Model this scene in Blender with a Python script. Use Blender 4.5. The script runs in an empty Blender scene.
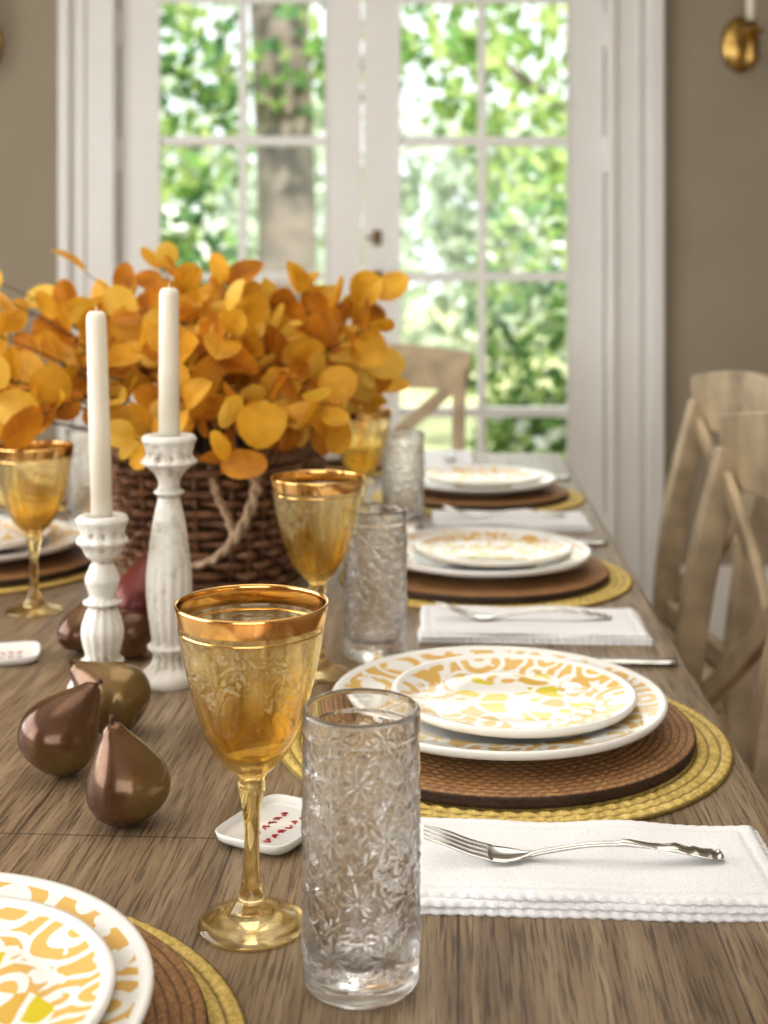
import bpy, bmesh, math, random
from mathutils import Vector, Matrix, noise
random.seed(7)
pi=math.pi
TZ=0.76
YAW=math.radians(3.2)
cs,sn=math.cos(YAW),math.sin(YAW)
def R(dx,dy): return (dx*cs+dy*sn,-dx*sn+dy*cs)

# ---------------------------------------------------------------- materials
def newmat(name):
    m=bpy.data.materials.new(name); m.use_nodes=True
    nt=m.node_tree; b=nt.nodes['Principled BSDF']
    return m,nt,b
def setp(b,**k):
    for a,v in k.items():
        a={'col':'Base Color','rough':'Roughness','metal':'Metallic','trans':'Transmission Weight','ior':'IOR','sss':'Subsurface Weight','coat':'Coat Weight','spec':'Specular IOR Level','sheen':'Sheen Weight'}[a]
        if a=='Base Color': v=(*v,1)
        b.inputs[a].default_value=v
def simple(name,col,rough=.5,nscale=None,namp=.15,bump=0,**k):
    m,nt,b=newmat(name); setp(b,col=col,rough=rough,**k)
    if nscale:
        tc=nt.nodes.new('ShaderNodeTexCoord'); n=nt.nodes.new('ShaderNodeTexNoise')
        n.inputs['Scale'].default_value=nscale; n.inputs['Detail'].default_value=5
        nt.links.new(tc.outputs['Object'],n.inputs['Vector'])
        r=nt.nodes.new('ShaderNodeValToRGB')
        r.color_ramp.elements[0].position=.3; r.color_ramp.elements[1].position=.7
        r.color_ramp.elements[0].color=(*[c*(1-namp) for c in col],1)
        r.color_ramp.elements[1].color=(*[min(1,c*(1+namp)) for c in col],1)
        nt.links.new(n.outputs['Fac'],r.inputs['Fac']); nt.links.new(r.outputs['Color'],b.inputs['Base Color'])
        if bump:
            bp=nt.nodes.new('ShaderNodeBump'); bp.inputs['Strength'].default_value=bump; bp.inputs['Distance'].default_value=.002
            nt.links.new(n.outputs['Fac'],bp.inputs['Height']); nt.links.new(bp.outputs['Normal'],b.inputs['Normal'])
    return m
class N:
    def __init__(s,nt): s.nt=nt
    def new(s,t,**k):
        n=s.nt.nodes.new(t)
        for a,v in k.items(): setattr(n,a,v)
        return n
    def L(s,a,b): s.nt.links.new(a,b)
    def math(s,op,a,b=None,c=None):
        n=s.new('ShaderNodeMath',operation=op)
        for i,x in enumerate((a,b,c)):
            if x is None: continue
            if isinstance(x,(int,float)): n.inputs[i].default_value=x
            else: s.L(x,n.inputs[i])
        return n.outputs[0]
    def ramp(s,fac,els,interp='LINEAR'):
        r=s.new('ShaderNodeValToRGB'); cr=r.color_ramp; cr.interpolation=interp
        while len(cr.elements)<len(els): cr.elements.new(.5)
        for e,(p,c) in zip(cr.elements,els):
            e.position=p; e.color=(*c,1) if len(c)==3 else c
        s.L(fac,r.inputs[0]); return r.outputs[0]
    def mix(s,f,a,b,bt='MIX'):
        n=s.new('ShaderNodeMix',data_type='RGBA',blend_type=bt)
        for i,x in ((0,f),(6,a),(7,b)):
            if isinstance(x,(int,float)): n.inputs[i].default_value=x
            elif isinstance(x,tuple): n.inputs[i].default_value=(*x,1)
            else: s.L(x,n.inputs[i])
        return n.outputs[2]
    def noise(s,vec,scale,detail=4,rough=.5,dist=0):
        n=s.new('ShaderNodeTexNoise'); n.inputs['Scale'].default_value=scale; n.inputs['Detail'].default_value=detail
        n.inputs['Roughness'].default_value=rough; n.inputs['Distortion'].default_value=dist
        s.L(vec,n.inputs['Vector']); return n.outputs['Fac']
    def mapping(s,vec,scale=(1,1,1),rot=(0,0,0),loc=(0,0,0)):
        n=s.new('ShaderNodeMapping'); n.inputs['Scale'].default_value=scale; n.inputs['Rotation'].default_value=rot; n.inputs['Location'].default_value=loc
        s.L(vec,n.inputs['Vector']); return n.outputs[0]
    def bump(s,h,st,dist,b):
        n=s.new('ShaderNodeBump'); n.inputs['Strength'].default_value=st; n.inputs['Distance'].default_value=dist
        s.L(h,n.inputs['Height']); s.L(n.outputs[0],b.inputs['Normal'])

def wood_table():
    m,nt,b=newmat('weathered_oak'); g=N(nt)
    tc=g.new('ShaderNodeTexCoord').outputs['Object']
    sx=g.new('ShaderNodeSeparateXYZ'); g.L(tc,sx.inputs[0])
    pl=g.math('FLOOR',g.math('MULTIPLY',sx.outputs[0],1/.155))
    cb=g.new('ShaderNodeCombineXYZ'); 
    g.L(g.math('MULTIPLY',pl,3.7),cb.inputs[1]); g.L(g.math('MULTIPLY',pl,1.3),cb.inputs[2])
    ad=g.new('ShaderNodeVectorMath',operation='ADD'); g.L(tc,ad.inputs[0]); g.L(cb.outputs[0],ad.inputs[1])
    v=ad.outputs[0]
    n1=g.noise(g.mapping(v,(40,2.2,10)),1,8,.60,1.3)
    n2=g.noise(g.mapping(v,(420,16,20)),1,5,.65)
    n3=g.noise(g.mapping(v,(7,1.1,3)),1,3,.5,1.5)
    c1=g.ramp(n1,[(.30,(.165,.107,.057)),(.5,(.30,.214,.130)),(.70,(.43,.335,.22))])
    c2=g.ramp(n2,[(.40,(.33,.30,.27)),(.50,(.95,.95,.95)),(.7,(1.05,1.05,1.05))])
    c=g.mix(.85,c1,c2,'MULTIPLY')
    c3=g.ramp(n3,[(.3,(.72,.7,.68)),(.7,(1.0,1.0,1.0))])
    c=g.mix(1.0,c,c3,'MULTIPLY')
    fx=g.math('FRACT',g.math('MULTIPLY',sx.outputs[0],1/.155))
    s1=g.math('LESS_THAN',fx,.012)
    s2=g.math('LESS_THAN',g.math('ABSOLUTE',g.math('ADD',sx.outputs[1],.80)),.0009)
    s2b=g.math('LESS_THAN',g.math('ABSOLUTE',g.math('ADD',sx.outputs[1],-.80)),.0009)
    sm=g.math('MAXIMUM',g.math('MULTIPLY',s1,.7),g.math('MULTIPLY',g.math('MAXIMUM',s2,s2b),.7))
    c=g.mix(sm,c,(.04,.028,.018))
    g.L(c,b.inputs['Base Color']); setp(b,rough=.38,spec=.5)
    h=g.math('ADD',g.math('MULTIPLY',n2,.8),g.math('ADD',g.math('MULTIPLY',n1,.4),g.math('MULTIPLY',sm,-1)))
    g.bump(h,.6,.0012,b)
    return m
def wood_floor():
    m,nt,b=newmat('hardwood'); g=N(nt)
    tc=g.new('ShaderNodeTexCoord').outputs['Object']
    br=g.new('ShaderNodeTexBrick'); g.L(g.mapping(tc,(1,1,1),(0,0,pi/2)),br.inputs['Vector'])
    br.inputs['Scale'].default_value=1; br.inputs['Brick Width'].default_value=1.1; br.inputs['Row Height'].default_value=.09
    br.inputs['Mortar Size'].default_value=.0015
    br.inputs['Color1'].default_value=(.40,.235,.13,1); br.inputs['Color2'].default_value=(.31,.18,.095,1); br.inputs['Mortar'].default_value=(.08,.04,.02,1)
    n=g.noise(g.mapping(tc,(30,2,1)),1,5,.6)
    c=g.mix(.5,br.outputs[0],g.ramp(n,[(.3,(.6,.6,.6)),(.7,(1.3,1.3,1.3))]),'MULTIPLY')
    g.L(c,b.inputs['Base Color']); setp(b,rough=.16); return m
PW=(.79,.78,.745)
def plate_mat(name,scale,rin,rout,flower=False):
    m,nt,b=newmat(name); g=N(nt)
    tc=g.new('ShaderNodeTexCoord').outputs['Object']
    nz=g.new('ShaderNodeTexNoise'); nz.inputs['Scale'].default_value=scale*.7; g.L(tc,nz.inputs['Vector'])
    vm=g.new('ShaderNodeVectorMath',operation='SCALE'); g.L(nz.outputs['Color'],vm.inputs[0]); vm.inputs['Scale'].default_value=.020
    ad=g.new('ShaderNodeVectorMath',operation='ADD'); g.L(tc,ad.inputs[0]); g.L(vm.outputs[0],ad.inputs[1])
    fl=g.mapping(ad.outputs[0],(1,1,0))
    vo=g.new('ShaderNodeTexVoronoi'); vo.inputs['Scale'].default_value=scale; vo.inputs['Randomness'].default_value=.8; g.L(fl,vo.inputs['Vector'])
    d=vo.outputs['Distance']
    f=g.math('FRACT',g.math('MULTIPLY',d,3.4))
    p=g.math('GREATER_THAN',f,.40)
    sx=g.new('ShaderNodeSeparateXYZ'); g.L(tc,sx.inputs[0])
    r=g.math('SQRT',g.math('ADD',g.math('POWER',g.math('ABSOLUTE',sx.outputs[0]),2),g.math('POWER',g.math('ABSOLUTE',sx.outputs[1]),2)))
    inr=g.math('MULTIPLY',g.math('GREATER_THAN',r,rin),g.math('LESS_THAN',r,rout))
    cut=g.math('GREATER_THAN',g.noise(fl,scale*1.8,2),.42)
    p=g.math('MULTIPLY',g.math('MULTIPLY',p,cut),inr)
    col=g.mix(p,PW,(.68,.45,.15))
    if flower:
        # large five-lobed blossoms with pale petal outlines
        a=g.math('ARCTAN2',sx.outputs[1],sx.outputs[0])
        rr=g.math('ADD',.060,g.math('MULTIPLY',g.math('COSINE',g.math('MULTIPLY',a,5)),.016))
        fm=g.math('LESS_THAN',r,rr)
        col=g.mix(fm,col,PW)
        v2=g.new('ShaderNodeTexVoronoi',feature='DISTANCE_TO_EDGE'); v2.inputs['Scale'].default_value=44; g.L(fl,v2.inputs['Vector'])
        pt=g.math('GREATER_THAN',v2.outputs['Distance'],.10)
        v3=g.new('ShaderNodeTexVoronoi'); v3.inputs['Scale'].default_value=44; g.L(fl,v3.inputs['Vector'])
        sc3=g.new('ShaderNodeSeparateColor'); g.L(v3.outputs['Color'],sc3.inputs[0])
        ycol=g.mix(g.math('GREATER_THAN',sc3.outputs[0],.55),(.66,.55,.045),(.64,.42,.10))
        keep=g.math('GREATER_THAN',sc3.outputs[1],.14)
        fm=g.math('MULTIPLY',g.math('MULTIPLY',fm,pt),keep)
        col=g.mix(fm,col,ycol)
    ge=g.new('ShaderNodeNewGeometry'); s2=g.new('ShaderNodeSeparateXYZ'); g.L(ge.outputs['Normal'],s2.inputs[0])
    up=g.math('GREATER_THAN',s2.outputs[2],.3)
    col=g.mix(up,PW,col)
    g.L(col,b.inputs['Base Color']); setp(b,rough=.12,spec=.25); return m
def pear_mat():
    m,nt,b=newmat('pear_skin'); g=N(nt)
    tc=g.new('ShaderNodeTexCoord'); v=tc.outputs['Object']
    n=g.noise(v,22,3); 
    sx=g.new('ShaderNodeSeparateXYZ'); g.L(v,sx.inputs[0])
    f=g.math('ADD',g.math('MULTIPLY',n,.9),g.math('MULTIPLY',sx.outputs[0],7))
    c=g.ramp(f,[(.22,(.10,.042,.022)),(.48,(.19,.105,.042)),(.78,(.28,.20,.065))])
    sp=g.noise(v,400,2); c=g.mix(g.math('MULTIPLY',g.math('GREATER_THAN',sp,.68),.25),c,(.42,.31,.15))
    g.L(c,b.inputs['Base Color']); setp(b,rough=.24,metal=.5,coat=.3); return m
def mat_woven(name,c1,c2,ringw=None):
    m,nt,b=newmat(name); g=N(nt)
    tc=g.new('ShaderNodeTexCoord').outputs['Object']
    n=g.noise(tc,350,3); n2=g.noise(tc,30,2)
    f=g.math('ADD',g.math('MULTIPLY',n,.7),g.math('MULTIPLY',n2,.3))
    c=g.ramp(f,[(.35,c1),(.65,c2)])
    if ringw:
        sx=g.new('ShaderNodeSeparateXYZ'); g.L(tc,sx.inputs[0])
        r=g.math('SQRT',g.math('ADD',g.math('POWER',g.math('ABSOLUTE',sx.outputs[0]),2),g.math('POWER',g.math('ABSOLUTE',sx.outputs[1]),2)))
        s=g.math('ABSOLUTE',g.math('SINE',g.math('MULTIPLY',r,pi/ringw)))
        k=g.ramp(s,[(.05,(.35,.30,.25)),(.5,(1,1,1))])
        c=g.mix(1.0,c,k,'MULTIPLY')
    g.L(c,b.inputs['Base Color']); setp(b,rough=.6); return m
def with_clear(nt,g,b,col,fac):
    t=g.new('ShaderNodeBsdfTransparent')
    if isinstance(col,tuple): t.inputs[0].default_value=(*col,1)
    else: g.L(col,t.inputs[0])
    mx=g.new('ShaderNodeMixShader'); mx.inputs[0].default_value=fac
    g.L(b.outputs[0],mx.inputs[1]); g.L(t.outputs[0],mx.inputs[2])
    return mx.outputs[0]
def amber_mat():
    m,nt,b=newmat('amber_glass'); g=N(nt)
    tc=g.new('ShaderNodeTexCoord').outputs['Object']
    sx=g.new('ShaderNodeSeparateXYZ'); g.L(tc,sx.inputs[0])
    z=g.math('MULTIPLY',sx.outputs[2],5.1)
    c=g.ramp(z,[(0,(1,.87,.52)),(.4,(1,.85,.46)),(.58,(1,.79,.33)),(.74,(1,.87,.52)),(1,(1,.95,.82))])
    g.L(c,b.inputs['Base Color']); setp(b,trans=1,ior=1.48,rough=0)
    a=g.math('ARCTAN2',sx.outputs[1],sx.outputs[0])
    cb=g.new('ShaderNodeCombineXYZ'); g.L(g.math('MULTIPLY',a,.04),cb.inputs[0]); g.L(sx.outputs[2],cb.inputs[1])
    n=g.noise(cb.outputs[0],70,2,.5,1.2)
    ln=g.math('LESS_THAN',g.math('ABSOLUTE',g.math('SUBTRACT',g.math('FRACT',g.math('MULTIPLY',n,7)),.5)),.13)
    low=g.math('ADD',.143,g.math('MULTIPLY',g.math('COSINE',g.math('MULTIPLY',a,6)),.007))
    band=g.math('MULTIPLY',g.math('GREATER_THAN',sx.outputs[2],low),g.math('LESS_THAN',sx.outputs[2],.178))
    e=g.math('MULTIPLY',ln,band)
    base=with_clear(nt,g,b,c,.20)
    df=g.new('ShaderNodeBsdfTranslucent'); df.inputs[0].default_value=(.95,.87,.66,1)
    d2=g.new('ShaderNodeBsdfDiffuse'); d2.inputs[0].default_value=(.95,.88,.70,1)
    m1=g.new('ShaderNodeMixShader'); g.L(df.outputs[0],m1.inputs[1]); g.L(d2.outputs[0],m1.inputs[2])
    m2=g.new('ShaderNodeMixShader'); g.L(g.math('MULTIPLY',e,.25),m2.inputs[0]); g.L(base,m2.inputs[1]); g.L(m1.outputs[0],m2.inputs[2])
    g.L(m2.outputs[0],nt.nodes['Material Output'].inputs[0])
    return m
def crystal_mat():
    m,nt,b=newmat('clear_crystal'); g=N(nt)
    setp(b,col=(1,1,1),rough=0,trans=1,ior=1.52)
    g.L(with_clear(nt,g,b,(1,1,1),.12),nt.nodes['Material Output'].inputs[0]); return m
def leaf_mat(name,ca,cb_,tr=.4,sc=9):
    m,nt,b=newmat(name); g=N(nt)
    tc=g.new('ShaderNodeTexCoord').outputs['Object']
    n=g.noise(tc,sc,4); c=g.ramp(n,[(.32,ca),(.68,cb_)])
    g.L(c,b.inputs['Base Color']); setp(b,rough=.45,spec=.3)
    t=g.new('ShaderNodeBsdfTranslucent'); g.L(c,t.inputs[0])
    mx=g.new('ShaderNodeMixShader'); mx.inputs[0].default_value=tr
    g.L(b.outputs[0],mx.inputs[1]); g.L(t.outputs[0],mx.inputs[2])
    g.L(mx.outputs[0],nt.nodes['Material Output'].inputs[0]); return m
def pane_mat():
    m,nt,b=newmat('window_glass'); g=N(nt)
    t=g.new('ShaderNodeBsdfTransparent'); gl=g.new('ShaderNodeBsdfGlossy'); gl.inputs['Roughness'].default_value=.02
    mx=g.new('ShaderNodeMixShader'); mx.inputs[0].default_value=.015
    g.L(t.outputs[0],mx.inputs[1]); g.L(gl.outputs[0],mx.inputs[2])
    nt.nodes.remove(b); g.L(mx.outputs[0],nt.nodes['Material Output'].inputs[0]); return m

M_table=wood_table(); M_floor=wood_floor()
M_white=simple('white_trim_paint',(.78,.775,.75),.35,6,.02)
M_wall=simple('taupe_wall_paint',(.34,.295,.22),.8,3,.05)
M_ceil=simple('ceiling_paint',(.8,.79,.76),.9,3,.03)
M_pane=pane_mat()
M_brass=simple('aged_brass',(.50,.33,.11),.28,40,.3,metal=1)
M_dbrass=simple('dark_bronze_hardware',(.16,.11,.06),.35,40,.3,metal=.8)
M_gold=simple('gold_rim',(.88,.56,.22),.13,60,.12,metal=1)
M_silver=simple('polished_silver',(.60,.58,.54),.14,60,.2,metal=1)
M_amber=amber_mat()
M_clear=crystal_mat()
M_plate=plate_mat('ochre_scroll_porcelain',25,.094,.134)
M_salad=plate_mat('floral_porcelain',31,.0,.096,True)
M_matY=mat_woven('yellow_straw',(.46,.33,.075),(.78,.60,.21),.190/20)
M_matB=mat_woven('brown_rattan',(.21,.10,.038),(.45,.25,.105),.165/26)
M_matD=mat_woven('dark_rattan_edge',(.02,.012,.008),(.09,.045,.025))
M_linen=simple('white_linen',(.83,.835,.85),.9,600,.06,.3)
M_candle=simple('ivory_wax',(.84,.80,.68),.45,10,.03,sss=.15)
def stick_mat():
    m,nt,b=newmat('distressed_white_wood'); g=N(nt)
    tc=g.new('ShaderNodeTexCoord').outputs['Object']
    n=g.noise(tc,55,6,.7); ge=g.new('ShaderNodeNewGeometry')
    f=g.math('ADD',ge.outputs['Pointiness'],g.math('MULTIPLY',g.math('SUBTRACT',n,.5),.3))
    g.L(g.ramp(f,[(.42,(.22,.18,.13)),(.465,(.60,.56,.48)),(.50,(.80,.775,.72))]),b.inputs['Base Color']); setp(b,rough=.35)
    return m
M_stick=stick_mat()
M_pear=pear_mat()
M_pearR=simple('dark_red_pear_skin',(.14,.03,.026),.28,20,.5,metal=.3)
M_stem=simple('woody_stem',(.09,.05,.03),.8,60,.3)
M_basket=simple('wicker',(.19,.092,.045),.48,60,.55,.4)
M_rope=simple('twisted_rope',(.46,.34,.23),.8,120,.3,.5)
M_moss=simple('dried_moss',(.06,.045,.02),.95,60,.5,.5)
M_leaf=[leaf_mat('golden_leaf',(.58,.29,.020),(.86,.50,.055),sc=26),leaf_mat('orange_leaf',(.42,.155,.015),(.74,.34,.03),sc=26),leaf_mat('yellow_leaf',(.75,.47,.05),(.90,.64,.14),sc=26)]
M_chair=simple('limed_oak',(.42,.335,.22),.6,14,.32,.3)
M_dish=simple('white_ceramic_dish',(.76,.75,.72),.12,20,.02)
M_red=simple('red_lettering',(.45,.04,.03),.4)
M_grass=simple('lawn_grass',(.58,.60,.32),.95,3,.35)
M_bark=simple('tree_bark',(.24,.20,.17),.95,5,.4,.5)
M_gr=[leaf_mat('foliage_mid',(.14,.28,.07),(.28,.47,.14),.35,2),leaf_mat('foliage_light',(.36,.52,.16),(.60,.70,.30),.4,2),leaf_mat('foliage_dark',(.06,.16,.06),(.14,.27,.10),.3,2)]
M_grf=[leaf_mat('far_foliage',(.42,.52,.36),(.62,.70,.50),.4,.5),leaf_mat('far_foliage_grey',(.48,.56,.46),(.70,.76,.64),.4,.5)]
M_flower=simple('white_blossom',(.85,.85,.80),.7)
M_wick=simple('candle_wick',(.7,.66,.55),.9)

# ---------------------------------------------------------------- mesh builder
class MB:
    def __init__(s): s.v=[];s.f=[];s.m=[];s.s=[]
    def add(s,vs,fs,mat=0,smooth=True,M=None):
        o=len(s.v)
        s.v+= [tuple(M@Vector(p)) for p in vs] if M else [tuple(p) for p in vs]
        for f in fs: s.f.append(tuple(i+o for i in f)); s.m.append(mat); s.s.append(smooth)
    def lathe(s,prof,seg=64,mat=0,rf=None,M=None,smooth=True):
        vs=[];fs=[];rings=[]
        for r,z in prof:
            if r<1e-6: rings.append([len(vs)]); vs.append((0,0,z))
            else:
                st=len(vs)
                for i in range(seg):
                    a=2*pi*i/seg; rr=r if rf is None else rf(r,z,a)
                    vs.append((rr*math.cos(a),rr*math.sin(a),z))
                rings.append(list(range(st,st+seg)))
        for a,b in zip(rings,rings[1:]):
            for i in range(seg):
                j=(i+1)%seg
                if len(a)==1 and len(b)==1: break
                if len(a)==1: fs.append((a[0],b[j],b[i]))
                elif len(b)==1: fs.append((a[i],a[j],b[0]))
                else: fs.append((a[i],a[j],b[j],b[i]))
        s.add(vs,fs,mat,smooth,M)
    def box(s,x0,x1,y0,y1,z0,z1,mat=0,M=None):
        vs=[(x,y,z) for x in (x0,x1) for y in (y0,y1) for z in (z0,z1)]
        s.add(vs,[(0,1,3,2),(4,6,7,5),(0,4,5,1),(2,3,7,6),(0,2,6,4),(1,5,7,3)],mat,False,M)
    def tube(s,pts,rad,seg=8,mat=0,closed=False,sx=1.0,M=None,side=None):
        pts=[Vector(p) for p in pts]; n=len(pts)
        if not hasattr(rad,'__len__'): rad=[rad]*n
        vs=[];fs=[]; nrm=None
        for i,p in enumerate(pts):
            if closed: t=pts[(i+1)%n]-pts[i-1]
            else: t=pts[min(i+1,n-1)]-pts[max(i-1,0)]
            t.normalize()
            if nrm is None:
                nrm=Vector(side) if side else (Vector((0,0,1)) if abs(t.z)<.9 else Vector((1,0,0)))
            if side: nrm=Vector(side)
            nrm=(nrm-t*nrm.dot(t)).normalized(); bn=t.cross(nrm)
            for k in range(seg):
                a=2*pi*k/seg
                vs.append(p+nrm*(math.cos(a)*rad[i]*sx)+bn*(math.sin(a)*rad[i]))
        for i in range(n if closed else n-1):
            a=i*seg;b=((i+1)%n)*seg
            for k in range(seg):
                l=(k+1)%seg; fs.append((a+k,a+l,b+l,b+k))
        if not closed:
            fs.append(tuple(range(seg))[::-1]); fs.append(tuple((n-1)*seg+k for k in range(seg)))
        s.add(vs,fs,mat,True,M)
    def bar(s,pts,w,t,side,mat=0,M=None):
        pts=[Vector(p) for p in pts]; n=len(pts); vs=[];fs=[]
        W=w if hasattr(w,'__len__') else [w]*n; T=t if hasattr(t,'__len__') else [t]*n
        for i,p in enumerate(pts):
            d=(pts[min(i+1,n-1)]-pts[max(i-1,0)]).normalized()
            a=Vector(side); a=(a-d*a.dot(d)).normalized(); b=d.cross(a)
            for u,v in ((-1,-1),(1,-1),(1,1),(-1,1)):
                vs.append(p+a*(u*W[i]/2)+b*(v*T[i]/2))
        for i in range(n-1):
            for k in range(4):
                l=(k+1)%4; fs.append((4*i+k,4*i+l,4*i+4+l,4*i+4+k))
        fs.append((3,2,1,0)); fs.append(tuple(4*(n-1)+k for k in range(4)))
        s.add(vs,fs,mat,False,M)
    def mesh(s,name,mats,recalc=True):
        me=bpy.data.meshes.new(name+'_mesh'); me.from_pydata(s.v,[],s.f)
        for m in mats: me.materials.append(m)
        me.polygons.foreach_set('material_index',s.m); me.polygons.foreach_set('use_smooth',s.s)
        if recalc:
            bm=bmesh.new(); bm.from_mesh(me); bmesh.ops.recalc_face_normals(bm,faces=bm.faces); bm.to_mesh(me); bm.free()
        me.update(); return me
def put(name,me,x=0,y=0,z=0,rz=0,bevel=0,scale=1,rot=None):
    o=bpy.data.objects.new(name,me); bpy.context.scene.collection.objects.link(o)
    o.location=(x,y,z); o.rotation_euler=rot if rot else (0,0,rz); o.scale=(scale,)*3
    if bevel:
        b=o.modifiers.new('bevel','BEVEL'); b.width=bevel; b.segments=2; b.limit_method='ANGLE'; b.harden_normals=False
    return o
def arc(p0,p1,p2,n):
    p0,p1,p2=map(Vector,(p0,p1,p2))
    return [p0*(1-t)**2+p1*2*t*(1-t)+p2*t*t for t in [i/(n-1) for i in range(n)]]
def smoothpath(pts,n=6):
    pts=[Vector(p) for p in pts]; out=[]
    P=[pts[0]]+pts+[pts[-1]]
    for i in range(1,len(P)-2):
        for k in range(n):
            t=k/n; a,b,c,d=P[i-1:i+3]
            out.append(.5*((2*b)+(c-a)*t+(2*a-5*b+4*c-d)*t*t+(3*b-a-3*c+d)*t**3))
    out.append(pts[-1]); return out

# ---------------------------------------------------------------- room
YW=4.15
XL,XR,YB,ZC=-2.4,2.5,-2.6,2.7
b=MB(); b.box(XL-.2,XR+.2,YB-.2,YW+.12,-.1,0); put('floor',b.mesh('floor',[M_floor]))
b=MB(); b.box(XL-.2,XR+.2,YB-.2,YW+.15,ZC,ZC+.12); put('ceiling',b.mesh('ceiling',[M_ceil]))
b=MB(); b.box(XL,-.875,YW,YW+.15,0,ZC); b.box(.735,XR,YW,YW+.15,0,ZC); b.box(-.875,.735,YW,YW+.15,2.23,ZC)
put('wall_back',b.mesh('wall_back',[M_wall]))
b=MB(); b.box(XR,XR+.15,YB,YW+.15,0,ZC); put('wall_right',b.mesh('wall_right',[M_wall]))
b=MB(); b.box(XL-.15,XL,YB,-.6,0,ZC); b.box(XL-.15,XL,2.6,YW+.15,0,ZC); b.box(XL-.15,XL,-.6,2.6,0,.7); b.box(XL-.15,XL,-.6,2.6,2.4,ZC)
put('wall_left',b.mesh('wall_left',[M_wall]))
b=MB(); b.box(XL,-1.5,YB-.15,YB,0,ZC); b.box(1.5,XR,YB-.15,YB,0,ZC); b.box(-1.5,1.5,YB-.15,YB,0,.6); b.box(-1.5,1.5,YB-.15,YB,2.4,ZC)
put('wall_rear',b.mesh('wall_rear',[M_wall]))
b=MB()
for y in (-.6,.98,2.52): b.box(XL-.1,XL-.04,y,y+.08,.7,2.4)
for z in (.7,1.5,2.32): b.box(XL-.1,XL-.04,-.6,2.6,z,z+.08)
put('added_window_1',b.mesh('added_window_1',[M_white]))  # unseen side window, made up so that light floods the room
b=MB()
for x in (-1.5,-.54,.46,1.42): b.box(x,x+.08,YB-.1,YB-.04,.6,2.4)
for z in (.6,1.5,2.32): b.box(-1.5,1.5,YB-.1,YB-.04,z,z+.08)
put('added_window_2',b.mesh('added_window_2',[M_white]))  # unseen rear window, put in to let more light reach the table
b=MB(); b.box(-.875,-.85,YW-.005,YW+.15,0,2.23); b.box(.71,.735,YW-.005,YW+.15,0,2.23); b.box(-.85,.71,YW-.005,YW+.15,2.205,2.23); b.box(-.85,.71,YW+.0,YW+.15,.0,.015)
put('trim_1',b.mesh('trim_1',[M_white]),bevel=.002)
def casing(x0,x1,outer):
    b=MB(); b.box(x0,x1,YW-.022,YW,0,2.36)
    w=.035
    if outer<0: b.box(x0,x0+w,YW-.05,YW-.022,0,2.36); b.box(x1-.02,x1,YW-.036,YW-.022,0,2.2); b.box(x0+.07,x0+.082,YW-.034,YW-.022,0,2.2)
    else: b.box(x1-w,x1,YW-.05,YW-.022,0,2.36); b.box(x0,x0+.02,YW-.036,YW-.022,0,2.2); b.box(x1-.082,x1-.07,YW-.034,YW-.022,0,2.2)
    return b.mesh('casing',[M_white])
put('trim_2',casing(-1.03,-.855,-1),bevel=.003); put('trim_3',casing(.715,.885,1),bevel=.003)
b=MB(); b.box(-.855,.715,YW-.03,YW,2.21,2.36); put('trim_4',b.mesh('trim_4',[M_white]),bevel=.003)
def bb(name,x0,x1,y0,y1):
    b=MB(); b.box(x0,x1,y0,y1,0,.19); put(name,b.mesh(name,[M_white]),bevel=.006)
b=MB(); b.box(XL,-1.03,YW-.02,YW,0,.24); b.box(.885,XR,YW-.02,YW,0,.24); put('baseboard_back',b.mesh('bbk',[M_white]),bevel=.005)
bb('baseboard_right',XR-.02,XR,YB,YW-.02); bb('baseboard_left',XL,XL+.02,YB,YW-.02)
def door(x0,x1,g0,g1,mx,hinge,knob):
    b=MB(); y0,y1=YW+.02,YW+.065; z0,z1=.02,2.2
    b.box(x0,g0,y0,y1,z0,z1); b.box(g1,x1,y0,y1,z0,z1)
    b.box(g0,g1,y0,y1,z0,.287); b.box(g0,g1,y0,y1,2.045,z1)
    b.box(mx-.013,mx+.013,y0+.006,y1-.006,.287,2.045)
    for z in (1.597,1.16,.725): b.box(g0,g1,y0+.0065,y1-.0065,z-.015,z+.015)
    for a in (g0,g1-.008): b.box(a,a+.008,y0-.006,y0,.287,2.045)
    for z in (.287,2.037): b.box(g0+.008,g1-.008,y0-.006,y0,z,z+.008)
    b.box(g0,g1,y0+.021,y0+.025,.287,2.045,1)
    for z in (.35,1.55,1.95): b.box(hinge-.012,hinge+.012,y0-.014,y0,z-.055,z+.055,0)
    if knob is not None:
        b.box(knob-.014,knob+.014,y0-.006,y0,1.26,1.31,2)
        Mk=Matrix.Translation((knob,y0-.005,1.16))@Matrix.Rotation(pi/2,4,'X')
        b.lathe([(0,.0),(.022,0),(.022,.005),(.010,.008),(.010,.03),(.02,.04),(.025,.055),(.020,.068),(0,.072)],24,2,M=Mk)
        b.tube([(knob,y0-.004,1.285),(knob,y0-.025,1.285),(knob-.035,y0-.028,1.285)],.005,8,2)
    return b.mesh('door',[M_white,M_pane,M_dbrass])
put('door_1',door(-.845,-.073,-.725,-.182,-.455,-.85,None),bevel=.002)
put('door_2',door(-.067,.705,.045,.594,.315,.71,-.022),bevel=.002)
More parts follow.
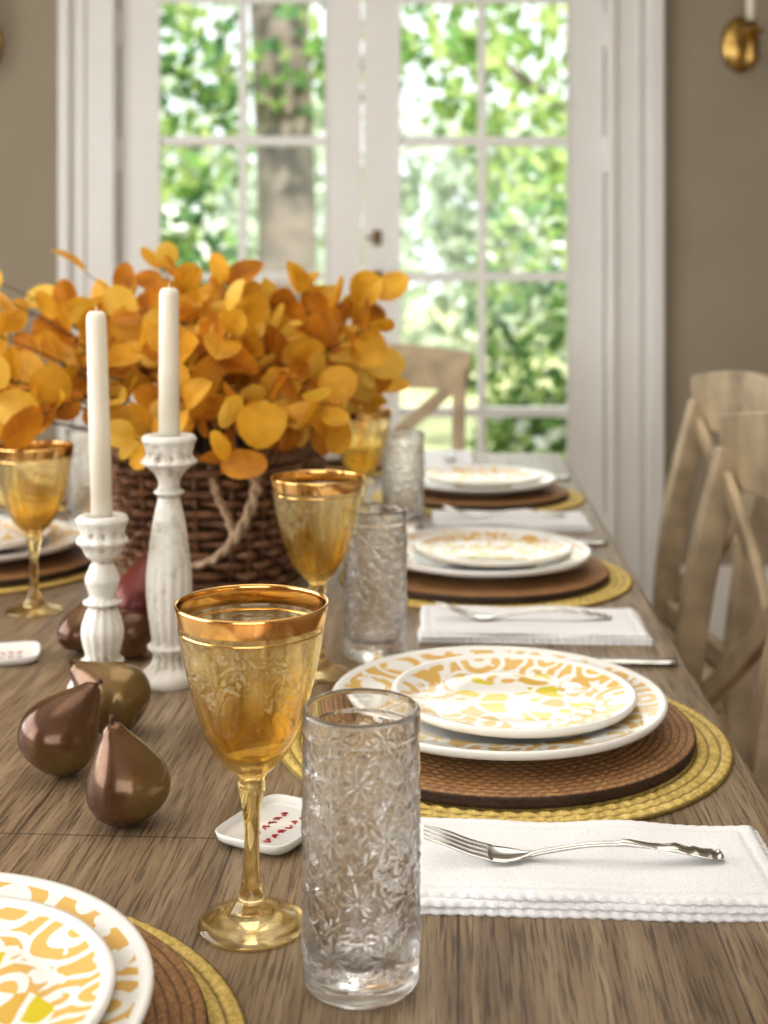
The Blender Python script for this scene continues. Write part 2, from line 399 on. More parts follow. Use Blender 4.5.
def sconce():
    b=MB()
    Mb=Matrix.Rotation(pi/2,4,'X')
    b.lathe([(0,0),(.055,0),(.06,.006),(.05,.014),(.03,.02),(0,.026)],32,0,M=Mb@Matrix.Scale(1.5,4,(0,1,0)))
    b.tube(smoothpath([(0,-.02,0),(0,-.06,-.05),(0,-.12,-.045),(0,-.13,.0)]),.009,10,0)
    Mt=Matrix.Translation((0,-.13,0))
    b.lathe([(0,.0),(.02,.0),(.028,.012),(.04,.016),(.042,.022),(.02,.024),(.02,.05),(0,.05)],28,0,M=Mt)
    b.lathe([(0,-.10),(.016,-.09),(.024,-.06),(.014,-.03),(.018,0),(0,.0)],24,0,M=Mt)
    b.lathe([(0,.05),(.014,.05),(.014,.17),(.005,.175),(0,.175)],24,1,M=Mt)
    b.lathe([(0,.175),(.008,.18),(.013,.2),(.006,.225),(0,.235)],16,2,M=Mt)
    return b.mesh('sconce',[M_brass,M_candle,simple('frosted_bulb',(.9,.85,.75),.3)])
ms=sconce(); put('wall_sconce',ms,1.135,YW,1.90); put('wall_sconce',ms,-1.275,YW,1.90)

# ---------------------------------------------------------------- table
b=MB(); hw=.545; y0,y1=-1.25,1.25
b.box(-hw,hw,y0,y1,-.04,0); 
b.box(-hw+.07,hw-.07,y0+.07,y0+.095,-.13,-.04); b.box(-hw+.07,hw-.07,y1-.095,y1-.07,-.13,-.04)
b.box(-hw+.07,-hw+.095,y0+.095,y1-.095,-.13,-.04); b.box(hw-.095,hw-.07,y0+.095,y1-.095,-.13,-.04)
for x in (-hw+.1,hw-.1):
    for y in (y0+.1,y1-.1):
        b.bar([(x,y,-.76),(x,y,-.4),(x,y,-.04)],[.055,.075,.09],[.055,.075,.09],(1,0,0))
cx,cy=R(-.31,1.70)
put('dining_table',b.mesh('dining_table',[M_table]),cx,cy,TZ,-YAW,bevel=.004)

# ---------------------------------------------------------------- chairs
def chair():
    b=MB()
    for s in (-1,1):
        b.bar(smoothpath([(s*.205,.27,0),(s*.207,.205,.22),(s*.21,.175,.46),(s*.212,.20,.70),(s*.216,.25,.90)],5),.036,.042,(1,0,0),0)
        b.bar([(s*.19,-.185,0),(s*.195,-.185,.44)],[.03,.042],[.03,.042],(1,0,0))
        b.bar([(s*.20,-.18,.2),(s*.205,.20,.2)],.02,.025,(1,0,0))
        b.bar([(s*.2,-.18,.405),(s*.207,.17,.405)],.02,.06,(1,0,0))
    n=17; pts=[];H=[]
    for i in range(n):
        u=-1+2*i/(n-1); pts.append((u*.245,.25+.03*(1-u*u),.898+.012*(1-u*u))); H.append(.10+.025*(1-u*u))
    b.bar(pts,H,.026,(0,0,1))
    for s in (-1,1):
        b.bar([(s*(-.2+.4*t),.235-.05*t+.03*math.sin(pi*t)+s*.003,.86-.34*t) for t in [i/10 for i in range(11)]],.036,.014,(s*.65,0,.76))
    b.bar([(-.2,.178,.50),(.2,.178,.50)],.04,.02,(0,0,1))
    b.bar([(-.195,-.18,.405),(.195,-.18,.405)],.06,.02,(0,0,1)); b.bar([(-.2,.0,.2),(.2,.0,.2)],.02,.02,(0,0,1))
    vs=[];fs=[];n=14
    for lay,(z,g) in enumerate(((.435,0),(.475,0))):
        for j in range(n+1):
            for i in range(n+1):
                u=-1+2*i/n; v=-1+2*j/n
                x=u*.23*(1-.06*v)*(1-.05*abs(v)**6); y=v*.205*(1-.06*abs(u)**4)
                zz=z-(.012*(1-u*u)*(1-v*v) if lay else 0)
                vs.append((x,y-.01,zz))
    K=(n+1)**2
    for j in range(n):
        for i in range(n):
            a=j*(n+1)+i; fs.append((a,a+n+1,a+n+2,a+1)); fs.append((K+a,K+a+1,K+a+n+2,K+a+n+1))
    edge=[i for i in range(n)]+[n+j*(n+1) for j in range(n)]+[n*(n+1)+n-i for i in range(n)]+[(n-j)*(n+1) for j in range(n)]
    for k in range(len(edge)):
        a=edge[k];c=edge[(k+1)%len(edge)]; fs.append((a,c,K+c,K+a))
    b.add(vs,fs,0,False)
    return b.mesh('dining_chair',[M_chair])
mc=chair()
put('dining_chair',mc,.258,1.70,0,-pi/2-YAW+.04,bevel=.004)
put('dining_chair',mc,.390,2.34,0,-pi/2-YAW+.12,bevel=.004,scale=1.01)
put('dining_chair',mc,-.020,3.36,0,-YAW,bevel=.004)

# ---------------------------------------------------------------- tableware meshes
def round_mat(r,rings,th,amp,twist,mats,edge_mat=0,seg=720):
    b=MB(); vs=[];fs=[];sub=4;nr=rings*sub
    vs.append((0,0,th))
    for i in range(1,nr+1):
        rr=r*i/nr; k=(i-1)//sub; ph=(i%sub)/sub
        prof=abs(math.sin(pi*(i/sub)))
        n=max(6,int(2*pi*rr/twist))
        for j in range(seg):
            a=2*pi*j/seg
            w=.5+.5*math.cos(n*a+(pi if k%2 else 0)+ph*3)
            z=th+amp*prof*(.35+.65*w)
            vs.append((rr*math.cos(a),rr*math.sin(a),z))
    for j in range(seg): fs.append((0,1+j,1+(j+1)%seg))
    for i in range(nr-1):
        o=1+i*seg
        for j in range(seg):
            l=(j+1)%seg; fs.append((o+j,o+seg+j,o+seg+l,o+l))
    b.add(vs,fs,0)
    pr=[(r,th),(r+.001,th*.8),(r-.001,th*.6),(r+.001,th*.4),(r-.001,th*.2),(r,0),(0,0)]
    b.lathe(pr,seg//2,edge_mat)
    return b.mesh('mat',mats)
me_mat=round_mat(.190,20,.0025,.0026,.013,[M_matY])
me_charger=round_mat(.165,26,.0085,.0016,.010,[M_matB,M_matD],1)
def plate(r,well,h,foot,mat,t=.004):
    b=MB()
    pr=[(0,.004),(foot-.008,.004),(foot-.006,0),(foot,0),(foot+.003,.004)]
    for i in range(1,8):
        u=i/7; pr.append((foot+.003+(r-.002-foot-.003)*u,.004+(h-.005-.004)*(u**1.3)))
    pr+=[(r,h-.002),(r+.0008,h+.0005),(r,h+.002),(r-.003,h+.0018),(r-.006,h)]
    pr+=[(well+.012,h-.006),(well+.004,h-.0075),(well-.004,.0105),(well-.012,.008),(0,.0075)]
    b.lathe(pr,128,0); return b.mesh('plate',[mat])
me_plate=plate(.141,.092,.0215,.078,M_plate)
me_salad=plate(.103,.066,.0165,.055,M_salad)

def tumbler():
    b=MB(); H=.153; R0=.0338
    def disp(z,a):
        env=min(1,max(0,(z-.012)/.008))*min(1,max(0,(.136-z)/.006))
        if env<=0: return 0
        cw=2*pi/7; ch=.0310
        row=math.floor((z-.012)/ch); v=((z-.012)/ch-row)-.5
        aa=a+(cw/2 if row%2 else 0); u=((aa/cw)%1)-.5
        rho=math.hypot(u,v); al=math.atan2(v,u)
        # eight-petalled star rosettes with pointed leaves between them
        h=1.0*abs(math.cos(4*al))**2*max(0,1-(rho/.46))**.6*(1 if rho>.08 else .2)
        h+= .35*math.exp(-((rho-(.40+.06*math.cos(8*al)))/.03)**2)
        h+= .7*math.exp(-(rho/.055)**2)
        u2=.5-abs(u); v2=.5-abs(v); h+= .9*max(0,1-(u2+v2)/.24)
        h+= .5*max(0,math.cos(12*al+6*rho))*(rho>.48)
        return env*h*.0018
    pr=[(0,0.0015),(R0-.008,.0015),(R0-.004,0),(R0-.0015,.001),(R0,.004)]
    n=180
    pr+=[(R0,.004+(H-.006)*i/n) for i in range(1,n+1)]
    pr+=[(R0-.0005,H-.0005),(R0-.0014,H),(R0-.0023,H-.0006),(R0-.0028,H-.003)]
    pr+=[(R0-.003,.10),(R0-.0035,.06),(R0-.0045,.03),(R0-.007,.019),(R0-.014,.0165),(0,.016)]
    def rf(r,z,a):
        if r>R0-.0001 and .01<z<.14: return r-.0018+disp(z,a)
        if r>R0-.0001: return r-.0012 if z<.14 else r-.0006
        return r-.0014
    b.lathe(pr,280,0,rf=rf); return b.mesh('tumbler',[M_clear])
me_tumb=tumbler()
def goblet():
    b=MB()
    o=[(0,.0025),(.018,.0015),(.029,0),(.0325,.0008),(.0325,.0022),(.026,.0045),(.018,.0075),(.011,.013),(.0072,.022),(.0053,.034),(.0046,.050),(.0052,.066),(.0075,.080),(.0085,.085),(.0078,.0885),(.010,.0925),(.017,.099),(.0245,.109),(.0305,.122),(.035,.137),(.0385,.15),(.0415,.165),(.044,.180),(.0462,.194)]
    P=smoothpath([(r,0,z) for r,z in o[5:]],4); outer=o[:5]+[(p.x,p.z) for p in P]
    inn=[(.0458,.1948),(.0452,.194),(.0428,.18),(.0402,.165),(.0372,.15),(.0336,.137),(.029,.122),(.0228,.1095),(.015,.1015),(.007,.0975),(0,.097)]
    b.lathe(outer+inn,96,0)
    b.lathe([(.0446,.1838),(.0464,.1938),(.0464,.1955),(.0450,.1955),(.0448,.1940),(.0431,.1838),(.0446,.1838)],96,1)
    b.lathe([(.0441,.1795),(.0443,.1807),(.04425,.1807),(.04405,.1795)],96,1)
    return b.mesh('goblet',[M_amber,M_gold])
me_gob=goblet()

def napkin():
    b=MB()
    for L,(w,d,z,th,ox,oy) in enumerate(((.247,.117,0,.0042,0,0),(.245,.115,.0042,.004,.001,.001),(.242,.112,.0082,.0036,-.001,.002))):
        nx,ny=120,60; vs=[];fs=[]
        def P(u,v):
            x=u*w/2; y=v*d/2
            e=.0018*abs(math.sin(x*pi/.0085)); f=.0018*abs(math.sin(y*pi/.0085))
            y+=(1 if v>0 else -1)*e*(abs(v)**12); x+=(1 if u>0 else -1)*f*(abs(u)**12)
            x+=.003*noise.noise(Vector((y*20,L*3.1,0))); y+=.003*noise.noise(Vector((x*14,L*5.7,4)))
            return x+ox,y+oy
        for lay in (0,1):
            for j in range(ny+1):
                for i in range(nx+1):
                    u=-1+2*i/nx; v=-1+2*j/ny; x,y=P(u,v)
                    if lay==0: zz=z
                    else:
                        ed=min(1,((1-abs(u))*w/2)/.004,((1-abs(v))*d/2)/.004); ed=math.sqrt(max(0,1-(1-ed)**2))
                        dx=(1-abs(u))*w/2; dy=(1-abs(v))*d/2; m=min(dx,dy)
                        st=-.0014*math.exp(-((m-.010)/.0013)**2)*(.6+.4*math.cos((x+y)*pi*2/.004))
                        zz=z+th*(.35+.65*ed)+st+.0026*noise.noise(Vector((x*16,y*16,L*2)))*(L==2)
                    vs.append((x,y,zz))
        K=(nx+1)*(ny+1)
        for j in range(ny):
            for i in range(nx):
                a=j*(nx+1)+i; fs.append((a,a+nx+1,a+nx+2,a+1)); fs.append((K+a,K+a+1,K+a+nx+2,K+a+nx+1))
        edge=[i for i in range(nx)]+[nx+j*(nx+1) for j in range(ny)]+[ny*(nx+1)+nx-i for i in range(nx)]+[(ny-j)*(nx+1) for j in range(ny)]
        for k in range(len(edge)):
            a=edge[k];c=edge[(k+1)%len(edge)]; fs.append((a,c,K+c,K+a))
        b.add(vs,fs,0)
    return b.mesh('napkin',[M_linen])
me_nap=napkin()
def loft(b,P,tf,seg=12,of=None):
    vs=[];fs=[]
    for p in P:
        for q in range(seg):
            a=2*pi*q/seg
            vs.append((p.x,math.cos(a)*p.y,p.z+math.sin(a)*tf(p.x)+(of(p.x,a) if of else 0)))
    for i in range(len(P)-1):
        for q in range(seg):
            l=(q+1)%seg; fs.append((i*seg+q,i*seg+l,i*seg+seg+l,i*seg+seg+q))
    fs.append(tuple(range(seg))); fs.append(tuple((len(P)-1)*seg+q for q in range(seg)))
    b.add(vs,fs,0)
def fork():
    b=MB()
    k=[(.095,.0035,.003),(.092,.004,.0065),(.08,.0055,.0072),(.06,.0085,.0052),(.035,.0105,.0034),(.01,.0098,.0026),(-.015,.006,.0026),(-.030,.003,.0036),(-.038,.0022,.0085),(-.046,.0022,.0118),(-.054,.003,.012),(-.058,.0038,.0118)]
    P=smoothpath([(x,w,z) for x,z,w in k],5)
    loft(b,P,lambda x:.0013 if x<-.03 else .0018,14,lambda x,a:.0010*math.sin(x*1100)*(x>.03)*(math.sin(a)>.3))
    for y in (-.0099,-.0033,.0033,.0099):
        b.tube(smoothpath([(-.055,y,.003),(-.07,y,.007),(-.085,y,.0125),(-.1,y*.95,.0165)],4),[.0018]*8+[.0016,.0015,.0013,.0011,.0006],8,0,sx=.7,side=(0,0,1))
    return b.mesh('fork',[M_silver])
me_fork=fork()
def knife():
    b=MB()
    k=[(.11,.004,.004),(.105,.004,.0075),(.08,.004,.0078),(.04,.004,.006),(.02,.004,.0055),(.015,.004,.0085),(0,.003,.0085),(-.06,.003,.0092),(-.10,.003,.0085),(-.115,.003,.004),(-.12,.003,.0008)]
    loft(b,smoothpath([(x,w,z) for x,z,w in k],4),lambda x:.0009 if x<.012 else .0032)
    return b.mesh('knife',[M_silver])
me_knife=knife()

def setting(x,y,ang,nap=True,kn=True,prot=0,ndx=0,soff=(.010,-.003)):
    a=ang-YAW; ca,sa=math.cos(a),math.sin(a)
    def W(dx,dy): return x+dx*ca-dy*sa, y+dx*sa+dy*ca
    put('round_placemat',me_mat,*W(0,0),TZ,a+.3)
    put('woven_charger',me_charger,*W(-.004,.003),TZ+.0052,a)
    put('dinner_plate',me_plate,*W(-.003,.0),TZ+.0154,a+prot)
    put('salad_plate',me_salad,*W(*soff),TZ+.0154+.0096,a+.7+prot)
    if nap:
        nx,ny=W(.047+ndx,-.252); put('linen_napkin',me_nap,nx,ny,TZ,a)
        fx,fy=W(.040+ndx,-.258); put('dinner_fork',me_fork,fx,fy,TZ+.0126,a+.02)
    if kn:
        kx,ky=W(.075,.215); put('table_knife',me_knife,kx,ky,TZ,a+.03)
setting(.100,1.107,0,prot=.4); setting(.132,1.705,0,prot=1.7); setting(.168,2.33,0,prot=2.9)
setting(-.555,1.78,pi,ndx=.07); setting(-.52,2.38,pi,ndx=.07)
setting(-.256,.630,-pi/2,nap=False,kn=False,prot=.9,soff=(-.002,.020))
setting(-.12,2.74,pi/2)

def T(x,y): put('crystal_tumbler',me_tumb,x,y,TZ,random.random()*.6)
def G(x,y): put('amber_goblet',me_gob,x,y,TZ,random.random())
T(-.0128,.724); T(-.009,1.35); T(.030,2.03); T(-.475,2.08)
G(-.0800,.786); G(-.066,1.287); G(-.034,1.95); G(-.045,2.5); G(-.412,1.53); G(-.29,2.33)

# ---------------------------------------------------------------- candlesticks
def stick(prof): 
    b=MB(); P=smoothpath([(r,0,z) for r,z in prof],4)
    top=prof[-1][1]
    def rf(r,z,a):
        if r<.0125 and z>top-.02 : return r
        if z>top-.036: return r*(1+.055*abs(math.cos(6*a))*(1 if z<top-.012 else .4))
        if z>.014 and z<.36*top+.03: return r*(1+.025*math.cos(14*a))
        return r
    b.lathe([(0,0)]+[(max(.001,p.x),p.z) for p in P]+[(.0125,top),(.0115,top-.004),(.0115,top-.018),(0,top-.018)],96,0,rf=rf)
    return b.mesh('candlestick',[M_stick])
p2=[(.0270,0),(.0285,.005),(.0265,.011),(.0185,.018),(.0150,.026),(.0165,.031),(.0210,.036),(.0170,.041),(.018,.052),(.0210,.075),(.0220,.098),(.0200,.125),(.0160,.155),(.0115,.176),(.0105,.181),(.0150,.185),(.0105,.190),(.0115,.198),(.0185,.208),(.0262,.214),(.0215,.221),(.0235,.230),(.0262,.236),(.0240,.240)]
p1=[(.0315,0),(.0325,.004),(.0290,.010),(.018,.016),(.0155,.022),(.0205,.028),(.0160,.033),(.0185,.045),(.0200,.058),(.0155,.074),(.0125,.080),(.0185,.084),(.0125,.089),(.0145,.098),(.0165,.106),(.0120,.118),(.0100,.123),(.0155,.128),(.0185,.136),(.0240,.142),(.0200,.149),(.0225,.157),(.0245,.162),(.0225,.166)]
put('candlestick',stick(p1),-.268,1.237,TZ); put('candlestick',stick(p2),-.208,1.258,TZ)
def candle(h):
    b=MB(); b.lathe([(0,0),(.0102,0),(.0101,h*.5),(.0095,h-.008),(.0088,h-.003),(.006,h),(0,h-.001)],32,0)
    b.tube([(0,0,h-.002),(.0003,0,h+.005)],.0007,6,1); return b.mesh('candle',[M_candle,M_wick])
put('taper_candle',candle(.212),-.268,1.237,TZ+.1485,rot=(0,math.radians(-1.6),0))
put('taper_candle',candle(.160),-.208,1.258,TZ+.2225)

# ---------------------------------------------------------------- pears
def pear(mat):
    b=MB(); pr=[(.0,.003),(.006,.0012),(.014,.0015),(.0225,.008),(.0268,.017),(.0272,.025),(.0248,.034),(.0200,.043),(.0148,.051),(.0098,.058),(.0055,.0645),(0,.067)]
    P=smoothpath([(r,0,z) for r,z in pr],4)
    b.lathe([(max(0,p.x),p.z) for p in P],48,0,rf=lambda r,z,a:r*(1+.035*math.cos(a*2+z*30)+.02*math.cos(a*3)))
    b.tube([(0,0,.065),(.001,0,.069),(.002,0,.071)],[.0020,.0016,.0020],8,1)
    return b.mesh('pear',[mat,M_stem])
mp=pear(M_pear); mpr=pear(M_pearR)
def putpear(me,x,y,tilt,az,sc=1.0):
    rot=Matrix.Rotation(az,4,'Z')@Matrix.Rotation(tilt,4,'Y')
    mz=min((rot@v.co).z for v in me.vertices)*sc
    c=rot@Vector((0,0,.028))
    o=put('pear',me,x-c.x*sc,y-c.y*sc,TZ-mz+.0003,scale=sc); o.rotation_euler=rot.to_euler()
putpear(mp,-.186,.935,math.radians(-14),.2,1.08)
putpear(mp,-.254,1.025,math.radians(38),.35,1.12)
putpear(mp,-.234,1.115,math.radians(-58),-.25,1.12)
putpear(mpr,-.272,1.45,math.radians(15),1.0,1.2)
putpear(mp,-.262,1.34,math.radians(70),2.2,.9)
putpear(mp,-.318,1.36,math.radians(20),1.0,.8)

# ---------------------------------------------------------------- small dishes
def dish():
    b=MB(); n=40; w,d=.040,.030
    def ring(s,z):
        out=[]
        for i in range(n):
            a=2*pi*i/n; c,sx=math.cos(a),math.sin(a)
            out.append((w*s*math.copysign(abs(c)**.35,c),d*s*math.copysign(abs(sx)**.35,sx),z))
        return out
    rs=[ring(.85,0),ring(.98,.004),ring(1.02,.009),ring(.99,.0095),ring(.92,.005),ring(.85,.004)]
    vs=[p for r in rs for p in r]; fs=[]
    for k in range(5):
        for i in range(n): j=(i+1)%n; fs.append((k*n+i,k*n+j,k*n+n+j,k*n+n+i))
    fs.append(tuple(range(n))[::-1]); fs.append(tuple(5*n+i for i in range(n)))
    b.add(vs,fs,0)
    rnd=random.Random(3)
    for row in (-.008,.006):
        x=-.025
        while x<.024:
            pts=[(x+t*.005,row+.0025*math.sin(t*7+rnd.random()*5),.0045) for t in [i/6 for i in range(7)]]
            b.tube(pts,.0005,6,1); x+=.0085
    return b.mesh('dish',[M_dish,M_red])
md=dish(); put('ceramic_dish',md,-.076,.918,TZ,math.radians(62)); put('ceramic_dish',md,-.395,1.335,TZ,math.radians(15))

# ---------------------------------------------------------------- basket
def basket():
    b=MB(); A,B=.113,.205; H=.165
    def rr(th,z,off=0):
        k=1+.10*(z/H); c,s=math.cos(th),math.sin(th)
        x=(A+off)*k*math.copysign(abs(c)**.55,c); y=(B+off)*k*math.copysign(abs(s)**.55,s); return x,y
    NS=36; rows=12; n=NS*8
    for r in range(rows):
        z=.008+(H-.022)*r/(rows-1)
        b.tube([(*rr(2*pi*i/n,z,.0065*math.cos(NS/2*2*pi*i/n+(pi if r%2 else 0))),z+.001*math.sin(i*.7+r)) for i in range(n)],.0058,6,0,closed=True)
    for i in range(NS):
        th=2*pi*(i)/NS
        b.tube([(*rr(th,z,0),z) for z in (.0,.05,.1,H)],.004,6,0)
    for ph in (0,pi):
        b.tube([(*rr(2*pi*i/n,H,.006*math.cos(i*.45+ph)),H+.004+.006*math.sin(i*.45+ph)) for i in range(n)],.0062,6,0,closed=True)
    b.tube([(*rr(2*pi*i/n,0,.003),.006) for i in range(n)],.006,6,0,closed=True)
    ring=[(*rr(2*pi*i/60,.01,-.004),.004) for i in range(60)]; b.add(ring,[tuple(range(60))],0,False)
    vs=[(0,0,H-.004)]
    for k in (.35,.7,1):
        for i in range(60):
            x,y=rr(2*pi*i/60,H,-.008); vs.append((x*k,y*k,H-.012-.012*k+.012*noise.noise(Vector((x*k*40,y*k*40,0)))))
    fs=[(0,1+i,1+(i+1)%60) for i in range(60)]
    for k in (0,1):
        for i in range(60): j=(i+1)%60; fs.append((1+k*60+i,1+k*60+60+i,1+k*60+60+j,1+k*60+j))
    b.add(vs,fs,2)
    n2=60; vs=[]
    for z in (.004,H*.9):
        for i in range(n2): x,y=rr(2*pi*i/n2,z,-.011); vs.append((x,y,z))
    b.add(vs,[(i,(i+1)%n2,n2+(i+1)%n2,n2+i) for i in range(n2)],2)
    def rope(base,off=.004,r=.0042):
        for ph in (0,pi):
            P=smoothpath(base,10); b.tube([p+Vector((off*math.cos(i*.7+ph),off*math.sin(i*.7+ph),.001)) for i,p in enumerate(P)],r,6,1)
    rope([(.072,-B-.010,.155),(.080,-B-.045,.13),(.062,-B-.055,.085),(.03,-B-.045,.05),(-.01,-B-.03,.035)])
    rope([(.02,-B-.010,.158),(.03,-B-.035,.13),(.045,-B-.04,.10),(.056,-B-.05,.075)],.003,.0032)
    rope([(-.105,-B+.0,.14),(-.13,-B-.03,.10),(-.115,-B-.04,.05),(-.08,-B-.03,.03)],.003,.0034)
    return b.mesh('basket',[M_basket,M_rope,M_moss])
BX,BY=-.222,1.83
put('wicker_basket',basket(),BX,BY,TZ,-YAW)

def leafgeo(b,pos,dirv,upv,L,W,mat,fold=.18,curl=.15):
    d=Vector(dirv).normalized(); u=Vector(upv); u=(u-d*u.dot(d)).normalized(); s=d.cross(u)
    ts=[0,.10,.28,.5,.72,.9,1]; ws=[0,.55,.92,1,.88,.55,0]
    vs=[]
    for i,(t,w) in enumerate(zip(ts,ws)):
        c=pos+d*(L*t)-u*(curl*L*t*t)
        if w==0: vs.append(c)
        else: vs+= [c-s*(W*w)+u*(fold*W*w), c, c+s*(W*w)+u*(fold*W*w)]
    fs=[(0,2,1),(0,3,2)]
    for i in range(4):
        a=1+i*3; fs+=[(a,a+1,a+4,a+3),(a+1,a+2,a+5,a+4)]
    a=13; e=16; fs+=[(a,a+1,e),(a+1,a+2,e)]
    b.add(vs,fs,mat,False)
def arrangement():
    b=MB(); rnd=random.Random(23); H0=.17
    def sprig(p0,p1,p2,n,start,dens=1.0,Ls=(.034,.060)):
        P=arc(p0,p1,p2,n)
        b.tube(P,[.0020-.0014*i/(n-1) for i in range(n)],5,3)
        for i in range(start,n):
            p=P[i]; t=(P[min(i+1,n-1)]-P[i-1]).normalized()
            s=t.orthogonal().normalized(); s2=t.cross(s)
            for q in (0,1):
                if rnd.random()>dens: continue
                a=i*1.9+q*pi+rnd.uniform(-.4,.4)
                o=(s*math.cos(a)+s2*math.sin(a))
                d=(o+t*.7+Vector((0,0,rnd.uniform(-.2,.3)))).normalized()
                if i==n-1 and q==0: d=(t+o*.2).normalized()
                st=p+d*.008
                b.tube([p,st],.0007,4,3)
                up=Vector((rnd.uniform(-1,1),rnd.uniform(-1.5,.3),rnd.uniform(-.3,1)))
                L=rnd.uniform(*Ls)
                leafgeo(b,st,d,up,L,L*rnd.uniform(.34,.48),rnd.choices((0,1,2),(5,3.2,2.6))[0],rnd.uniform(-.25,.5),rnd.uniform(-.3,.5))
    nb=44
    for k in range(nb):
        ph=2*pi*k/nb*7.03+rnd.uniform(-.2,.2)
        rad=math.sqrt(rnd.uniform(.05,1))
        ex=.21*rad*math.cos(ph); ey=.30*rad*math.sin(ph)
        if ex<0: ex*=1.45
        ez=H0+.055+.12*(1-rad**2)**.6*rnd.uniform(.6,1.05)+rnd.uniform(-.02,.05)
        p0=(ex*.15,ey*.35,H0-.02); p1=(ex*.45,ey*.5,ez+.02)
        sprig(p0,p1,(ex,ey,ez),11,4,.85)
    for e in ((-.40,-.22,.30),(-.44,-.05,.36),(-.36,.02,.395),(-.30,-.15,.375),(-.18,-.05,.395),(-.10,.05,.40),(.0,-.02,.375),(.10,.06,.37),(.17,.0,.36),(.205,-.10,.325),(.195,.12,.36),
              (-.42,-.32,.20),(-.42,-.25,.25),(-.34,-.33,.26),(-.24,-.34,.245),(-.15,-.33,.235),(-.04,-.33,.205),(.07,-.33,.20),(.13,-.30,.22),(.16,-.24,.24),(-.46,-.12,.28),(-.3,-.2,.33)):
        ex,ey,ez=e; up=.07 if ez<.3 else .0
        sprig((ex*.2,ey*.4,H0),(ex*.6,ey*.65,max(ez,.2)*.9+up),e,12,5,.72)
    return b.mesh('arr',M_leaf+[M_stem],recalc=False)
put('golden_leaf_arrangement',arrangement(),BX,BY,TZ,-YAW)

# ---------------------------------------------------------------- outdoors
b=MB()
n=24
vs=[(-30+60*i/n,YW+.12+40*j/n,-.12+.006*max(0,(40*j/n-6))**1.2) for j in range(n+1) for i in range(n+1)]
b.add(vs,[(j*(n+1)+i,j*(n+1)+i+1,(j+1)*(n+1)+i+1,(j+1)*(n+1)+i) for j in range(n) for i in range(n)],0)
put('ground',b.mesh('ground',[M_grass]))
def cloud(b,c,rad,nl,size,mats,rnd,shell=.6):
    for _ in range(nl):
        while 1:
            p=Vector((rnd.uniform(-1,1),rnd.uniform(-1,1),rnd.uniform(-1,1)))
            if p.length<1: break
        if p.length<shell: p=p.normalized()*rnd.uniform(shell,1)
        pos=Vector(c)+Vector((p.x*rad[0],p.y*rad[1],p.z*rad[2]))
        pos.z=max(pos.z,-.05)
        d=Vector((rnd.gauss(0,1),rnd.gauss(0,1),rnd.gauss(0,1))).normalized(); s=d.orthogonal().normalized()
        L=size*rnd.uniform(.6,1.3); w=L*.3
        m=rnd.choice(mats)
        b.add([pos-d*L/2,pos+s*w,pos+d*L/2,pos-s*w],[(0,1,2,3)],m,False)
rnd=random.Random(5)
def bush(name,blobs,mats,matlist,size,stem=None):
    b=MB()
    for c,rad,nl in blobs: cloud(b,c,rad,nl,size,mats,rnd)
    if stem:
        for pts,rr in stem: b.tube(smoothpath(pts,4),rr,8,len(matlist))
    put(name,b.mesh(name,matlist+[M_bark],recalc=False))
GF=M_gr+[M_flower]
bush('garden_shrub',[((1.15,6.8,.9),(.75,.6,1.0),1900),((1.0,6.6,.2),(.6,.5,.5),1000),((.72,6.9,.2),(.25,.4,.25),250)],[0,0,1,1,1,1,2,2,3],GF,.10,[([(1.1,6.8,-.1),(1.1,6.8,1.2)],.03)])
bush('garden_shrub',[((-1.05,6.6,.80),(.50,.5,.72),1500),((-1.3,6.8,.4),(.6,.5,.6),1200)],[0,0,0,2,2,2,1,1,3],GF,.12,[([(-1.0,6.6,-.1),(-1.0,6.6,1.0)],.03)])
bush('garden_shrub',[((-.40,8.2,.45),(.4,.5,.55),900)],[0,2,1],M_gr,.11,[([(-.35,8.2,-.1),(-.35,8.2,.6)],.03)])
bush('garden_tree',[((1.25,8.2,2.45),(1.05,1.0,.95),1300),((2.4,8.5,1.8),(1.0,.9,1.2),1300)],[1,1,0],M_gr,.15,[([(2.2,8.6,-.1),(2.1,8.5,1.5),(1.6,8.4,2.6)],.09),([(2.1,8.5,1.5),(1.2,8.3,2.2),(.5,8.6,2.8)],.03)])
bush('garden_tree',[((-.7,9.0,3.0),(1.2,1.0,.75),750),((-1.3,9.0,2.1),(.4,.5,.5),150),((-2.6,9,2.2),(.9,1,1.0),800)],[0,1,2],M_gr,.16,[([(-.74,9.4,-.15),(-.70,9.4,1.5),(-.78,9.4,3.6)],.21)])
b=MB()
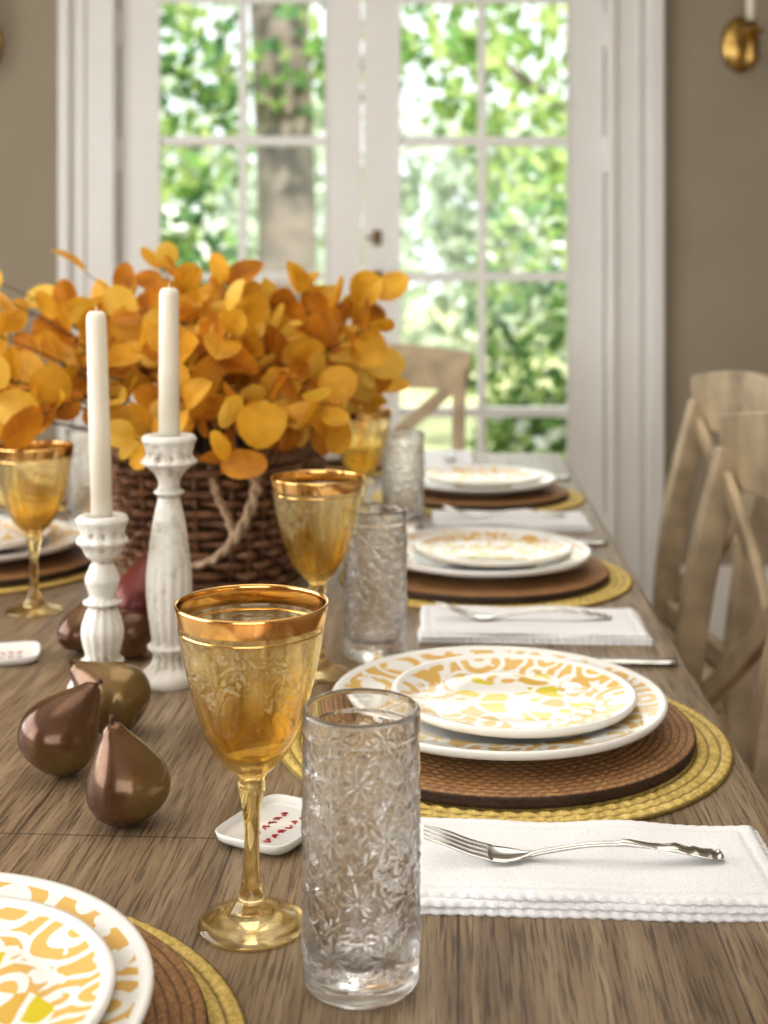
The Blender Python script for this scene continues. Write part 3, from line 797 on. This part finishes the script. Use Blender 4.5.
for i in range(26):
    x=-14+28*i/25+rnd.uniform(-.5,.5); h=rnd.uniform(1.5,2.6)
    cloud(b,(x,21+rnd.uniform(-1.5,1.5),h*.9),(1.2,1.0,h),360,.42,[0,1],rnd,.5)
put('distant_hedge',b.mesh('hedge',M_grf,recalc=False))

# ---------------------------------------------------------------- light
sc=bpy.context.scene
w=bpy.data.worlds.new('World'); sc.world=w; w.use_nodes=True
bg=w.node_tree.nodes['Background']; bg.inputs[0].default_value=(.90,.95,1,1); bg.inputs[1].default_value=1.6
def light(name,typ,loc,target,energy,col=(1,1,1),size=(1,1),ang=.1):
    l=bpy.data.lights.new(name,typ); l.energy=energy; l.color=col
    if typ=='AREA': l.shape='RECTANGLE'; l.size,l.size_y=size
    if typ=='SUN': l.angle=ang
    o=bpy.data.objects.new(name,l); sc.collection.objects.link(o); o.location=loc
    o.rotation_euler=(Vector(target)-Vector(loc)).to_track_quat('-Z','Y').to_euler(); return o
light('sun','SUN',(3,-6,12),(0,8,0),5.4,(1,.96,.88),ang=.03)
light('side_fill','AREA',(XL+.05,1.0,1.6),(0,1.2,.8),70,(1,.99,.97),(3.0,1.6))  # added fill lamp just inside the made-up side window
light('rear_fill','AREA',(0,YB+.05,1.6),(0,1.5,.9),36,(1,.99,.97),(2.8,1.7))  # fill lamp from behind the camera, added at the invented rear window
light('door_daylight','AREA',(-.07,YW-.06,1.3),(-.07,1.5,.7),10,(.97,.99,1),(1.4,1.7))
light('overhead_fill','AREA',(0,1.6,ZC-.03),(0,1.6,0),18,(1,.97,.91),(1.6,2.4))  # soft overhead fill added to brighten the tabletop, not a real fixture

# ---------------------------------------------------------------- camera
c=bpy.data.cameras.new('camera'); co=bpy.data.objects.new('camera',c); sc.collection.objects.link(co); sc.camera=co
co.location=(0,0,1.15); co.rotation_euler=(pi/2,0,0)
c.sensor_fit='VERTICAL'; c.sensor_height=36; c.sensor_width=27; c.lens=1300/1024*36
c.shift_y=-232/1024
c.clip_start=.02
c.dof.use_dof=True; c.dof.focus_distance=.86; c.dof.aperture_fstop=6.5
sc.view_settings.view_transform='Standard'
sc.view_settings.exposure=.10
sc.view_settings.gamma=.88
